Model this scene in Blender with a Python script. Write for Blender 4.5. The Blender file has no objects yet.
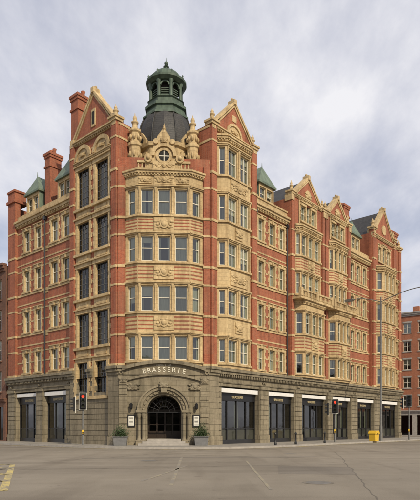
import bpy, bmesh, math, random
from mathutils import Vector, Matrix
random.seed(7)
S=bpy.context.scene
# ------------------------------------------------------------------ materials
def nt(name):
    m=bpy.data.materials.new(name); m.use_nodes=True
    n=m.node_tree.nodes; l=m.node_tree.links
    bs=n['Principled BSDF']
    return m,n,l,bs
def mixc(n,l,fac,a,b,mode='MIX'):
    x=n.new('ShaderNodeMix'); x.data_type='RGBA'; x.blend_type=mode
    for s,v in ((x.inputs[0],fac),(x.inputs[6],a),(x.inputs[7],b)):
        if isinstance(v,bpy.types.NodeSocket): l.new(v,s)
        else: s.default_value=v if not isinstance(v,tuple) else (*v,1) if len(v)==3 else v
    return x.outputs[2]
def noise(n,l,coord,scale,detail=4,vec=(1,1,1),rough=.55,rot=0):
    mp=n.new('ShaderNodeMapping'); mp.inputs['Scale'].default_value=vec; mp.inputs['Rotation'].default_value=(0,0,rot)
    l.new(coord,mp.inputs[0])
    t=n.new('ShaderNodeTexNoise'); t.inputs['Scale'].default_value=scale
    t.inputs['Detail'].default_value=detail; t.inputs['Roughness'].default_value=rough
    l.new(mp.outputs[0],t.inputs[0]); return t.outputs[0]
def ramp(n,l,src,p0,p1,c0=(0,0,0),c1=(1,1,1)):
    r=n.new('ShaderNodeValToRGB'); e=r.color_ramp.elements
    e[0].position=p0; e[1].position=p1; e[0].color=(*c0,1); e[1].color=(*c1,1)
    l.new(src,r.inputs[0]); return r.outputs[0]
def bump(n,l,bs,src,st=.3,dist=.02):
    b=n.new('ShaderNodeBump'); b.inputs['Strength'].default_value=st; b.inputs['Distance'].default_value=dist
    l.new(src,b.inputs['Height']); l.new(b.outputs[0],bs.inputs['Normal'])
M={}
def masonry(name,c1,c2,mortar,bw,rh,ms,dirt=.5,rough=.85,bst=.4,dirtcol=(.35,.3,.25)):
    m,n,l,bs=nt(name)
    tc=n.new('ShaderNodeTexCoord')
    br=n.new('ShaderNodeTexBrick'); l.new(tc.outputs['UV'],br.inputs[0])
    br.inputs['Color1'].default_value=(*c1,1); br.inputs['Color2'].default_value=(*c2,1); br.inputs['Mortar'].default_value=(*mortar,1)
    br.inputs['Scale'].default_value=1; br.inputs['Brick Width'].default_value=bw; br.inputs['Row Height'].default_value=rh
    br.inputs['Mortar Size'].default_value=ms; br.inputs['Mortar Smooth'].default_value=.3
    g=tc.outputs['Object']
    big=noise(n,l,g,.35,5)
    fine=noise(n,l,g,6,6)
    streak=noise(n,l,g,1.6,5,(1.5,1.5,.12))
    c=mixc(n,l,ramp(n,l,big,.35,.7),br.outputs[0],tuple(x*.76 for x in (1,1,1)),'MULTIPLY')
    c=mixc(n,l,ramp(n,l,fine,.3,.75),c,(.74,.72,.70),'MULTIPLY')
    s=n.new('ShaderNodeMath'); s.operation='MULTIPLY'; s.inputs[1].default_value=dirt
    l.new(ramp(n,l,streak,.46,.70),s.inputs[0])
    c=mixc(n,l,s.outputs[0],c,dirtcol,'MULTIPLY')
    l.new(c,bs.inputs['Base Color']); bs.inputs['Roughness'].default_value=rough
    ad=n.new('ShaderNodeMath'); ad.operation='MULTIPLY_ADD'; l.new(br.outputs['Fac'],ad.inputs[0]); ad.inputs[1].default_value=-.6; l.new(fine,ad.inputs[2])
    bump(n,l,bs,ad.outputs[0],bst,.02)
    M[name]=m
masonry('red_brick',(.44,.125,.058),(.34,.088,.042),(.34,.22,.14),.225,.075,.008,.55)
masonry('dark_brick',(.13,.08,.055),(.10,.06,.045),(.13,.1,.08),.225,.075,.008,.4)
masonry('brown_brick',(.24,.11,.065),(.19,.085,.05),(.18,.12,.09),.225,.075,.008,.5)
masonry('orange_brick',(.45,.16,.08),(.38,.13,.06),(.3,.2,.14),.225,.075,.008,.3)
masonry('buff_stone',(.67,.51,.275),(.58,.435,.23),(.36,.26,.14),.62,.31,.008,.65,.8,.35,(.48,.41,.32))
masonry('weathered_stone',(.30,.255,.175),(.25,.215,.145),(.1,.085,.055),.9,.42,.014,.75,.85,.5,(.42,.41,.38))
masonry('paving',(.36,.33,.28),(.29,.27,.235),(.12,.11,.10),.9,.6,.01,.3,.85,.2)
masonry('slate',(.055,.052,.048),(.038,.037,.036),(.018,.018,.018),.3,.18,.012,.5,.6,.5)
def simple(name,col,rough=.6,metal=0,var=.25,scale=5,bst=.15,vec=(1,1,1),emit=None):
    m,n,l,bs=nt(name); tc=n.new('ShaderNodeTexCoord')
    f=noise(n,l,tc.outputs['Object'],scale,5,vec)
    c=mixc(n,l,ramp(n,l,f,.3,.72),col,tuple(x*(1-var) for x in col))
    l.new(c,bs.inputs['Base Color']); bs.inputs['Roughness'].default_value=rough; bs.inputs['Metallic'].default_value=metal
    if bst: bump(n,l,bs,f,bst,.01)
    if emit: bs.inputs['Emission Color'].default_value=(*emit[0],1); bs.inputs['Emission Strength'].default_value=emit[1]
    M[name]=m
simple('white_paint',(.7,.68,.6),.5,0,.15)
simple('sash_paint',(.66,.62,.5),.5,0,.15)
simple('dark_paint',(.025,.025,.027),.35,0,.3)
simple('black_paint',(.012,.012,.013),.4,0,.3)
simple('copper_green',(.095,.14,.10),.6,.1,.6,3,.2,(1,1,.35))
simple('copper_pale',(.17,.225,.165),.6,.1,.5,3,.2,(1,1,.35))
simple('lead_grey',(.16,.16,.16),.6,0,.3)
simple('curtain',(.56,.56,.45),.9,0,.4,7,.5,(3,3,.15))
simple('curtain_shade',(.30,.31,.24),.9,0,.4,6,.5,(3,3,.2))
simple('blind_cream',(.60,.58,.46),.9,0,.15,3,.1)
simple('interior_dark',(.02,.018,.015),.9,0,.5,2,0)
simple('frosted_panel',(.13,.125,.115),.35,0,.3,2,.05)
simple('awning_white',(.72,.71,.68),.7,0,.12,4,.1)
simple('kerb_stone',(.38,.35,.31),.8,0,.3,3,.2)
simple('steel_grey',(.22,.22,.21),.5,.4,.3)
simple('yellow_plastic',(.7,.44,.03),.5,0,.2,4,.05)
simple('leaf_dark',(.045,.08,.022),.6,0,.55,9,0)
simple('door_wood',(.03,.018,.011),.4,0,.4,4,.2,(6,6,.5))
simple('sign_text_cream',(.72,.68,.55),.5,0,.1)
simple('sign_text_gold',(.5,.42,.25),.5,0,.1)
simple('red_lens',(.5,.02,.01),.3,0,.1,5,0,(1,1,1),((1,.05,.02),2.0))
simple('dead_lens',(.03,.035,.02),.2,0,.1)
simple('lantern_glass',(.35,.33,.26),.2,0,.2)
def worn(name,col,hole):
    m,n,l,bs=nt(name); tc=n.new('ShaderNodeTexCoord')
    f=noise(n,l,tc.outputs['Object'],9,8,rough=.7); g=noise(n,l,tc.outputs['Object'],.9,4)
    ml=n.new('ShaderNodeMath'); ml.operation='MULTIPLY_ADD'; l.new(g,ml.inputs[0]); ml.inputs[1].default_value=.7; l.new(f,ml.inputs[2])
    c=mixc(n,l,ramp(n,l,ml.outputs[0],hole,hole+.12),col,(.2,.18,.15))
    l.new(c,bs.inputs['Base Color']); bs.inputs['Roughness'].default_value=.8; M[name]=m
worn('yellow_marking',(.50,.40,.14),.80); worn('white_marking',(.46,.44,.40),.76); worn('faint_marking',(.30,.26,.17),.74)
def glass(name,add,tint):
    m,n,l,bs=nt(name); n.remove(bs); out=n['Material Output']
    tr=n.new('ShaderNodeBsdfTransparent'); tr.inputs[0].default_value=(*tint,1)
    gl=n.new('ShaderNodeBsdfGlossy'); gl.inputs['Roughness'].default_value=.04
    fr=n.new('ShaderNodeFresnel'); fr.inputs[0].default_value=1.5
    ad=n.new('ShaderNodeMath'); ad.operation='ADD'; ad.inputs[1].default_value=add; l.new(fr.outputs[0],ad.inputs[0])
    tc=n.new('ShaderNodeTexCoord'); nn=noise(n,l,tc.outputs['Object'],1.2,2)
    bb=n.new('ShaderNodeBump'); bb.inputs['Strength'].default_value=.08; bb.inputs['Distance'].default_value=.05; l.new(nn,bb.inputs['Height']); l.new(bb.outputs[0],gl.inputs['Normal'])
    mx=n.new('ShaderNodeMixShader'); l.new(ad.outputs[0],mx.inputs[0]); l.new(tr.outputs[0],mx.inputs[1]); l.new(gl.outputs[0],mx.inputs[2]); l.new(mx.outputs[0],out.inputs[0])
    M[name]=m
glass('window_glass',.09,(.88,.92,.87)); glass('stair_glass',.03,(.6,.62,.6))
def asphalt(name,base):
    m,n,l,bs=nt(name); tc=n.new('ShaderNodeTexCoord'); g=tc.outputs['Object']
    big=noise(n,l,g,.07,5); mid=noise(n,l,g,.6,6); fine=noise(n,l,g,45,3,rough=.8)
    tyre=noise(n,l,g,.35,4,(.15,1,1),rot=.35); tyre2=noise(n,l,g,.8,4,(1,.1,1),rot=-.3); spots=noise(n,l,g,1.9,3)
    c=mixc(n,l,ramp(n,l,big,.38,.62),base,tuple(x*.74 for x in base))
    c=mixc(n,l,ramp(n,l,mid,.35,.7),c,(.84,.83,.81),'MULTIPLY')
    c=mixc(n,l,ramp(n,l,tyre,.5,.66),c,(.8,.79,.78),'MULTIPLY')
    c=mixc(n,l,ramp(n,l,tyre2,.52,.66),c,(.84,.83,.82),'MULTIPLY')
    c=mixc(n,l,ramp(n,l,spots,.64,.72),c,(.76,.74,.72),'MULTIPLY')
    c=mixc(n,l,ramp(n,l,fine,.35,.7),c,(.62,.62,.62),'MULTIPLY')
    l.new(c,bs.inputs['Base Color']); bs.inputs['Roughness'].default_value=.8; bump(n,l,bs,fine,.4,.01); M[name]=m
asphalt('asphalt',(.30,.262,.205)); asphalt('asphalt_patch',(.25,.22,.178)); asphalt('ground_far',(.2,.18,.15)); asphalt('tar_seam',(.19,.168,.135))
# ------------------------------------------------------------------ builder
def jit(): return random.uniform(-.0016,.0016)
class Fr:
    def __init__(s,o,u,nrm):
        s.o=Vector((o[0],o[1],0)); s.u=Vector((u[0],u[1],0)).normalized(); s.n=Vector((nrm[0],nrm[1],0)).normalized()
    def P(s,u,z,d): return s.o+s.u*u+s.n*d+Vector((0,0,z))
    def sub(s,u0,d0,u1,d1):
        a=s.P(u0,0,d0); b=s.P(u1,0,d1); t=(b-a).normalized(); n=Vector((-t.y,t.x,0))
        if n.dot(s.n)<0: n=-n
        return Fr((a.x,a.y),(t.x,t.y),(n.x,n.y)),(b-a).length
class B:
    def __init__(s,name,loc=(0,0,0)):
        s.name=name; s.d={}; s.e=bpy.data.objects.new(name,None); S.collection.objects.link(s.e); s.part='body'; s.extra=[]
    def raw(s,verts,faces,mat,uvs=None,smooth=False):
        k=(s.part,mat); D=s.d.setdefault(k,[[],[],[],[]]); o=len(D[0]); D[0].extend(verts)
        for i,f in enumerate(faces):
            D[1].append([o+j for j in f]); D[2].append(uvs[i] if uvs else [(verts[j].x+verts[j].y,verts[j].z) for j in f]); D[3].append(smooth)
    def poly(s,f,pts,mat):
        v=[f.P(*p) for p in pts]
        if mat.endswith('glass'):      # glazing must face outwards
            if (v[1]-v[0]).cross(v[2]-v[1]).dot(f.n)<0: pts=pts[::-1]; v=v[::-1]
        L=[Vector((p[0],p[2],p[1])) for p in pts]; nn=Vector((0,0,0))
        for i in range(len(L)):
            a=L[i];b=L[(i+1)%len(L)]; nn+=a.cross(b)
        ax=max(range(3),key=lambda i:abs(nn[i]))
        uv=[ (p[0],p[1]) if ax==2 else (p[0],p[2]) if ax==1 else (p[1],p[2]) for p in L]
        s.raw(v,[list(range(len(v)))],mat,[uv])
    def prism(s,f,pts,d0,d1,mat):
        d0+=jit(); d1+=jit()
        s.poly(f,[(u,z,d1) for u,z in pts],mat); s.poly(f,[(u,z,d0) for u,z in pts][::-1],mat)
        for i in range(len(pts)):
            a=pts[i]; b=pts[(i+1)%len(pts)]
            s.poly(f,[(a[0],a[1],d1),(a[0],a[1],d0),(b[0],b[1],d0),(b[0],b[1],d1)],mat)
    def box(s,f,u0,u1,z0,z1,d0,d1,mat):
        u0+=jit();u1+=jit();z0+=jit();z1+=jit()
        s.prism(f,[(u0,z0),(u1,z0),(u1,z1),(u0,z1)],d0,d1,mat)
    def lathe(s,cx,cy,prof,n,mat,rot=0,smooth=False):
        v=[]; m=n
        for r,z in prof:
            for i in range(m):
                a=rot+2*math.pi*i/n; v.append(Vector((cx+r*math.cos(a),cy+r*math.sin(a),z)))
        fs=[];uv=[]
        for j in range(len(prof)-1):
            for i in range(n):
                i2=(i+1)%m; fs.append([j*m+i,j*m+i2,(j+1)*m+i2,(j+1)*m+i])
                R_=max(prof[j][0],.3); w=2*math.pi/n*R_
                uv.append([(i*w,prof[j][1]),((i+1)*w,prof[j][1]),((i+1)*w,prof[j+1][1]),(i*w,prof[j+1][1])])
        s.raw(v,fs,mat,uv,smooth)
    def cyl(s,p0,p1,r0,r1,n,mat,caps=True,smooth=True):
        p0=Vector(p0);p1=Vector(p1);t=(p1-p0).normalized()
        a=t.cross(Vector((0,0,1)));
        if a.length<.01:a=Vector((1,0,0))
        a.normalize(); b=t.cross(a); v=[]
        for p,r in ((p0,r0),(p1,r1)):
            for i in range(n):
                q=2*math.pi*i/n; v.append(p+a*math.cos(q)*r+b*math.sin(q)*r)
        fs=[[i,(i+1)%n,n+(i+1)%n,n+i] for i in range(n)]
        s.raw(v,fs,mat,None,smooth)
        if caps: s.raw(v,[list(range(n)),list(range(n,2*n))],mat)
    def ball(s,p,r,mat,n=8,sx=(1,1,1),f=None):
        v=[];fs=[];m=max(4,n//2+1)
        for j in range(m+1):
            t=math.pi*j/m
            for i in range(n):
                q=2*math.pi*i/n; a,b,c=math.sin(t)*math.cos(q)*r*sx[0],math.sin(t)*math.sin(q)*r*sx[1],math.cos(t)*r*sx[2]
                if f: v.append(Vector(p)+f.u*a+f.n*b+Vector((0,0,c)))
                else: v.append(Vector(p)+Vector((a,b,c)))
        for j in range(m):
            for i in range(n): fs.append([j*n+i,j*n+(i+1)%n,(j+1)*n+(i+1)%n,(j+1)*n+i])
        s.raw(v,fs,mat,None,True)
    def disc(s,f,uc,zc,r,d0,d1,mat,n=14,a0=0,a1=2*math.pi,rin=0):
        full=abs(a1-a0-2*math.pi)<1e-6
        if rin==0 and full:
            s.prism(f,[(uc+r*math.cos(2*math.pi*i/n),zc+r*math.sin(2*math.pi*i/n)) for i in range(n)],d0,d1,mat); return
        for i in range(n):
            q0=a0+(a1-a0)*i/n;q1=a0+(a1-a0)*(i+1)/n
            pts=[(uc+r*math.cos(q0),zc+r*math.sin(q0)),(uc+r*math.cos(q1),zc+r*math.sin(q1)),(uc+rin*math.cos(q1),zc+rin*math.sin(q1)),(uc+rin*math.cos(q0),zc+rin*math.sin(q0))]
            s.prism(f,pts,d0,d1,mat)
    def text(s,f,txt,u,z,d,size,mat,rot=0,flip=False):
        c=bpy.data.curves.new('lettering','FONT'); c.body=txt; c.size=size; c.extrude=.02; c.align_x='CENTER'; c.align_y='CENTER'
        o=bpy.data.objects.new('lettering_'+s.part,c); S.collection.objects.link(o); c.materials.append(M[mat])
        p=f.P(u,z,d); ud=-f.u if flip else f.u
        Rm=Matrix((ud,Vector((0,0,1)),f.n)).transposed().to_4x4()
        o.matrix_world=Matrix.Translation(p)@Rm@Matrix.Rotation(rot,4,'Z'); s.extra.append(o)
    def finish(s):
        for (part,mat),D in s.d.items():
            me=bpy.data.meshes.new(part+'_'+mat); me.from_pydata(D[0],[],D[1])
            uvl=me.uv_layers.new(name='UVMap'); data=[]
            for u in D[2]:
                for q in u: data.extend((q[0],q[1]))
            uvl.data.foreach_set('uv',data); me.polygons.foreach_set('use_smooth',D[3]); me.materials.append(M[mat]); me.update()
            o=bpy.data.objects.new(part+'_'+mat,me); S.collection.objects.link(o); o.parent=s.e
        for o in s.extra:
            mw=o.matrix_world.copy(); o.parent=s.e; o.matrix_world=mw
        return s.e
# ------------------------------------------------------------------ frames
DR=(.661,.750); NR=(.750,-.661); DL=(-.751,.660); NL=(-.660,-.751)
R=Fr((0,42.2),DR,NR); L=Fr((-7.05,41.75),DL,NL); C=Fr((-7.05,41.75),(.998,.064),(.064,-.998))
ST='buff_stone'; WS='weathered_stone'; BR='red_brick'
FL=[(6.55,8.4),(10.3,12.25),(14.1,16.05),(17.8,19.75)]
H=B('brick_hotel_building')
def wall(f,u0,u1,z0,z1,holes,d,mat,rev=.3,revmat=None):
    us=sorted({u0,u1}|{h[0] for h in holes}|{h[1] for h in holes}); zs=sorted({z0,z1}|{h[2] for h in holes}|{h[3] for h in holes})
    us=[u for u in us if u0<=u<=u1]; zs=[z for z in zs if z0<=z<=z1]
    for j in range(len(zs)-1):
        run=None
        for i in range(len(us)-1):
            cu=(us[i]+us[i+1])/2;cz=(zs[j]+zs[j+1])/2
            if any(h[0]<cu<h[1] and h[2]<cz<h[3] for h in holes):
                if run is not None: H.poly(f,[(run,zs[j],d),(us[i],zs[j],d),(us[i],zs[j+1],d),(run,zs[j+1],d)],mat); run=None
            elif run is None: run=us[i]
        if run is not None: H.poly(f,[(run,zs[j],d),(us[-1],zs[j],d),(us[-1],zs[j+1],d),(run,zs[j+1],d)],mat)
    rm=revmat or mat
    if rev<=0: return
    for a,b,c,e in holes:
        for q in ([(a,c),(a,e)],[(b,c),(b,e)],[(a,c),(b,c)],[(a,e),(b,e)]):
            H.poly(f,[(q[0][0],q[0][1],d),(q[1][0],q[1][1],d),(q[1][0],q[1][1],d-rev),(q[0][0],q[0][1],d-rev)],rm)
def window(f,u0,u1,z0,z1,d,style='sash'):
    P=H.part; H.part='windows'; fw=.06; w=u1-u0; h=z1-z0
    fm='dark_paint' if style=='dark' else 'sash_paint'
    for a,b,c,e in ((u0,u0+fw,z0,z1),(u1-fw,u1,z0,z1),(u0+fw,u1-fw,z0,z0+fw*1.3),(u0+fw,u1-fw,z1-fw,z1)):
        H.box(f,a,b,c,e,d-.25,d-.15,fm)
    if style=='dark':
        n=4;m=max(3,int(h/.42))
        for i in range(1,n): H.box(f,u0+w*i/n-.014,u0+w*i/n+.014,z0,z1,d-.22,d-.165,'lead_grey')
        for i in range(1,m): H.box(f,u0,u1,z0+h*i/m-.014,z0+h*i/m+.014,d-.22,d-.17,'lead_grey')
    else:
        H.box(f,u0+fw,u1-fw,z0+h*.52,z0+h*.52+.055,d-.23,d-.16,fm)
        if w>1.0: H.box(f,u0+w/2-.035,u0+w/2+.035,z0,z1,d-.23,d-.155,fm)
    tilt=random.uniform(-.012,.012); t2=random.uniform(-.008,.008)
    H.poly(f,[(u0,z0,d-.2-tilt),(u1,z0,d-.2+t2-tilt),(u1,z1,d-.2+tilt+t2),(u0,z1,d-.2+tilt)],'stair_glass' if style=='dark' else 'window_glass')
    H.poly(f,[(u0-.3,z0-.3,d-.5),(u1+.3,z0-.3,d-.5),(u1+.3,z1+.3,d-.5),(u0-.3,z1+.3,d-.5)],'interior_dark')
    if style!='dark':
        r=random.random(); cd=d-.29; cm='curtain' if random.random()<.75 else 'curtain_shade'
        if r<.5:
            H.poly(f,[(u0,z0,cd),(u1,z0,cd),(u1,z1,cd),(u0,z1,cd)],cm)
        elif r<.78:
            zc=z0+h*random.choice((.52,.35,.6,.75)); H.poly(f,[(u0,zc,cd),(u1,zc,cd),(u1,z1,cd),(u0,z1,cd)],'blind_cream')
            H.poly(f,[(u0,z0,cd-.06),(u0+w*.22,z0,cd-.06),(u0+w*.2,z1,cd-.06),(u0,z1,cd-.06)],cm)
            H.poly(f,[(u1,z0,cd-.06),(u1-w*.22,z0,cd-.06),(u1-w*.2,z1,cd-.06),(u1,z1,cd-.06)],cm)
        else:
            q=random.uniform(.2,.42)
            H.poly(f,[(u0,z0,cd),(u0+w*q,z0,cd),(u0+w*(q+.03),z1,cd),(u0,z1,cd)],cm)
            H.poly(f,[(u1,z0,cd),(u1-w*q,z0,cd),(u1-w*(q+.03),z1,cd),(u1,z1,cd)],cm)
    H.part=P
def surround(f,u0,u1,z0,z1,d,mat=ST,w=.17,key=True):
    P=H.part; H.part='window_surrounds'
    nb=max(3,round((z1-z0)/.33)); bh=(z1-z0)/nb
    for i in range(nb):
        ww=w+(.1 if i%2 else 0)
        H.box(f,u0-ww,u0,z0+i*bh,z0+(i+1)*bh,d-.05,d+.045,mat); H.box(f,u1,u1+ww,z0+i*bh,z0+(i+1)*bh,d-.05,d+.045,mat)
    H.box(f,u0-w-.08,u1+w+.08,z1,z1+.26,d-.05,d+.06,mat); H.box(f,u0-w-.12,u1+w+.12,z1+.26,z1+.34,d-.05,d+.14,mat)
    H.box(f,u0-w-.1,u1+w+.1,z0-.15,z0,d-.1,d+.14,mat)
    if key:
        uc=(u0+u1)/2; H.prism(f,[(uc-.09,z1-.02),(uc+.09,z1-.02),(uc+.14,z1+.3),(uc-.14,z1+.3)],d,d+.12,mat)
    H.part=P
def cornice(f,u0,u1,z,h,d,proj,mat=ST,dent=True):
    P=H.part; H.part='cornices'
    H.box(f,u0,u1,z,z+h*.35,d-.1,d+proj*.35,mat); H.box(f,u0,u1,z+h*.35,z+h*.7,d-.1,d+proj*.72,mat); H.box(f,u0-.02,u1+.02,z+h*.7,z+h,d-.1,d+proj,mat)
    if dent:
        k=u0+.1
        while k<u1-.1: H.box(f,k,k+.1,z+h*.12,z+h*.35,d,d+proj*.62,mat); k+=.24
    H.part=P
def band(f,u0,u1,z0,z1,d,mat=ST,pr=.03): 
    P=H.part; H.part='bands'; H.box(f,u0,u1,z0,z1,d-.05,d+pr,mat); H.part=P
def carved(f,uc,zc,w,h,d,mat=ST,plate=True):
    P=H.part; H.part='carvings'
    if plate: H.box(f,uc-w/2,uc+w/2,zc-h/2,zc+h/2,d-.02,d+.05,mat)
    r=min(w,h)*.3
    H.disc(f,uc,zc,r,d,d+.13,mat,12); H.ball(f.P(uc,zc,d+.12),r*.7,mat,8,(1,.4,1),f)
    n=int(4+w*3)
    for i in range(n):
        t=(i+.5)/n; uu=w*.5*t*.92; zz=zc+math.sin(t*9)*h*.22; rr=min(.16,h*.24)*(1-.45*t)
        for sg in(-1,1):
            H.ball(f.P(uc+sg*uu,zz,d+.06),rr,mat,7,(1.3,.6,.8),f); H.ball(f.P(uc+sg*uu,2*zc-zz,d+.05),rr*.6,mat,6,(1,.6,1.2),f)
    H.part=P
def pinnacle(p,h,w,mat=ST):
    x,y,z=p; P=H.part; H.part='pinnacles'
    H.lathe(x,y,[(0,z),(w*.75,z),(w*.75,z+h*.12),(w*.5,z+h*.16),(w*.5,z+h*.42),(w*.68,z+h*.46),(w*.68,z+h*.52),(w*.3,z+h*.58),(w*.42,z+h*.7),(w*.3,z+h*.82),(w*.1,z+h*.88),(w*.08,z+h),(0,z+h)],8,mat,math.pi/8,True); H.part=P
def gable(f,u0,u1,zb,za,d,ridge=4.5,hip=False):
    P=H.part; H.part='gables'; uc=(u0+u1)/2
    H.prism(f,[(u0,zb),(u1,zb),(uc,za)],d-.45,d,BR)
    for s,e in ((u0,-1),(u1,1)):
        H.prism(f,[(s+e*.14,zb),(s+e*.14,zb+.26),(uc,za+.3),(uc,za+.04)],d-.55,d+.13,ST)
        H.prism(f,[(s+e*.02,zb-.02),(s-e*.10,zb-.02),(uc,za-.2),(uc,za+.02)],d-.1,d+.07,ST)
        H.box(f,min(s+e*.26,s-e*.2),max(s+e*.26,s-e*.2),zb-.25,zb+.42,d-.6,d+.2,ST)
    p=f.P(uc,za+.2,d-.2); H.box(f,uc-.17,uc+.17,za,za+.4,d-.5,d+.18,ST)
    H.ball(p+Vector((0,0,.32)),.13,ST)
    H.part='roofs'
    if hip:
        for s in(u0,u1): H.poly(f,[(s,zb,d-.4),(uc,za-.1,d-.42),(uc,zb,d-ridge)],'slate'); H.poly(f,[(s,zb,d-.4),(uc,zb,d-ridge),(s,zb,d-ridge)],'lead_grey')
    else:
        for s in(u0,u1):
            H.poly(f,[(s,zb,d-.4),(uc,za,d-.4),(uc,za,d-ridge),(s,zb,d-ridge)],'slate')
        H.poly(f,[(u0,zb,d-ridge),(u1,zb,d-ridge),(uc,za,d-ridge)],BR)
    H.part=P
def striped(f,u0,u1,z0,z1,d,n=3,fr=.36):
    pitch=(z1-z0)/n
    for i in range(n): 
        c=z0+(i+.5)*pitch; band(f,u0,u1,c-pitch*fr/2,c+pitch*fr/2,d,BR,.012)
def canted(f,u0,u1,proj,cant,z0,z1,rows,lights,d,mat=ST,cantwin=True,stripes=True):
    H.part='bay'
    fl,ll=f.sub(u0,d,u0+cant,d+proj); fr,lr=f.sub(u1-cant,d+proj,u1,d)
    holes=[(a,b,z[0],z[1]) for a,b in lights for z in rows]
    wall(f,u0+cant,u1-cant,z0,z1,holes,d+proj,mat,.25)
    for h in holes: window(f,*h,d+proj)
    cw=.5*min(.75,ll*.6)
    for g,q in ((fl,ll),(fr,lr)):
        hs=[(q/2-cw,q/2+cw,z[0],z[1]) for z in rows] if cantwin else []
        wall(g,0,q,z0,z1,hs,0,mat,.22)
        for h in hs: window(g,*h,0)
    segs=((f,u0+cant,u1-cant,d+proj),(fl,0,ll,0),(fr,0,lr,0))
    for g,a,b,dd in segs:
        for k,(s0,s1) in enumerate(rows):
            band(g,a-.06,b+.06,s0-.2,s0-.06,dd,mat,.13); band(g,a-.03,b+.03,s1+.12,s1+.2,dd,mat,.09); band(g,a-.02,b+.02,s1+.2,s1+.3,dd,mat,.15)
            if stripes and k<len(rows)-1: striped(g,a+.04,b-.04,s1+.42,rows[k+1][0]-.3,dd,4)
        cornice(g,a-.05,b+.05,z1-.45,.45,dd,.28,mat)
    fw=[u0+cant]+[x for ab in lights for x in ab]+[u1-cant]
    H.part='colonnettes'
    for i in range(0,len(fw),2):
        uc=(fw[i]+fw[i+1])/2
        if fw[i+1]-fw[i]>.14:
            for s0,s1 in rows:
                p=f.P(uc,0,d+proj+.03); r=min(.075,(fw[i+1]-fw[i])*.28)
                H.lathe(p.x,p.y,[(r*1.6,s0-.05),(r*1.6,s0+.1),(r,s0+.16),(r*.9,s1-.2),(r*1.5,s1-.05),(r*1.7,s1+.1)],8,mat,0,True)
    if stripes:
        for k in range(len(rows)-1):
            carved(f,(u0+u1)/2,(rows[k][1]+rows[k+1][0])/2+.05,(u1-u0)*.26,1.05,d+proj+.02,mat)
    H.part='bay'
    H.poly(f,[(u0,z1,d),(u0+cant,z1,d+proj),(u1-cant,z1,d+proj),(u1,z1,d)],'lead_grey')
    H.poly(f,[(u0,z0,d),(u0+cant,z0,d+proj),(u1-cant,z0,d+proj),(u1,z0,d)],mat)
def brick_section(f,u0,u1,wins,d,ztop=20.5,z0=6.15,rows=FL):
    H.part='walls'; holes=[(a,b,z[0],z[1]) for a,b in wins for z in rows]
    wall(f,u0,u1,z0,ztop,holes,d,BR,.3,ST)
    for h in holes: window(f,*h,d); surround(f,*h,d)
    for s0,s1 in rows:
        band(f,u0,u1,s1+.62,s1+.74,d,ST,.03); band(f,u0,u1,s0-.36,s0-.17,d,ST,.07)
        e=[u0]+[x for ab in wins for x in ab]+[u1]
        for i in range(0,len(e),2):
            if e[i+1]-e[i]>.7:
                a=e[i]+(.27 if i else 0); b=e[i+1]-(.27 if i+1<len(e)-1 else 0)
                band(f,a,b,s0+.9,s0+1.02,d,ST,.02); band(f,a,b,s1-.02,s1+.1,d,ST,.02)
def dormer(f,uc,w,z0,h,d,mat='copper_pale'):
    H.part='dormers'; a,b=uc-w/2,uc+w/2
    hs=[(a+.2,uc-.08,z0+.5,z0+h-.25),(uc+.08,b-.2,z0+.5,z0+h-.25)]
    wall(f,a,b,z0,z0+h,hs,d,ST,.2)
    for q in hs: window(f,*q,d)
    for s in(a,b): H.poly(f,[(s,z0,d),(s,z0+h,d),(s,z0+h,d-3.2),(s,z0,d-3.2)],mat)
    H.box(f,a-.18,b+.18,z0+h,z0+h+.18,d-3.3,d+.2,mat)
    zt=z0+h+.18; ap=(uc,zt+w*.75)
    H.poly(f,[(a-.15,zt,d+.17),(b+.15,zt,d+.17),(uc,ap[1],d-.5)],mat)
    for s in(a-.15,b+.15): H.poly(f,[(s,zt,d+.17),(uc,ap[1],d-.5),(uc,ap[1],d-3.2),(s,zt,d-3.2)],mat)
    H.cyl(f.P(uc,ap[1]-.1,d-.5),f.P(uc,ap[1]+.4,d-.5),.05,.02,6,mat)
def chimney(f,u0,u1,z0,z1,d0,d1):
    H.part='chimneys'; H.box(f,u0,u1,z0,z1,d0,d1,BR)
    H.box(f,u0-.08,u1+.08,z1-1.3,z1-1.12,d0-.08,d1+.08,BR); H.box(f,u0-.07,u1+.07,z1-.42,z1-.2,d0-.07,d1+.07,BR); H.box(f,u0-.13,u1+.13,z1-.2,z1+.02,d0-.13,d1+.13,BR)
    n=max(2,int((u1-u0)/.5))
    for i in range(n):
        p=f.P(u0+(u1-u0)*(i+.5)/n,z1,(d0+d1)/2); H.lathe(p.x,p.y,[(.17,z1),(.14,z1+.3),(.2,z1+.5),(.13,z1+.55),(0,z1+.3)],8,BR,0,True)
def pier(f,u0,u1,z0,z1,d,pr,cap=True):
    H.part='piers'; H.box(f,u0,u1,z0,z1,d-.3,d+pr,BR)
    for s0,s1 in FL+[(21.5,23.6)]:
        if s1<z1-.3:
            H.box(f,u0-.03,u1+.03,s0-.36,s0-.17,d-.3,d+pr+.05,ST); H.box(f,u0-.015,u1+.015,s1+.1,s1+.24,d-.3,d+pr+.03,ST)
    if cap:
        H.box(f,u0-.1,u1+.1,z1,z1+.2,d-.4,d+pr+.1,ST); H.box(f,u0-.18,u1+.18,z1+.2,z1+.36,d-.5,d+pr+.18,ST)
        p=f.P((u0+u1)/2,0,d+(pr-.3)/2); pinnacle((p.x,p.y,z1+.36),1.0,(u1-u0)*.55)
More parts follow.
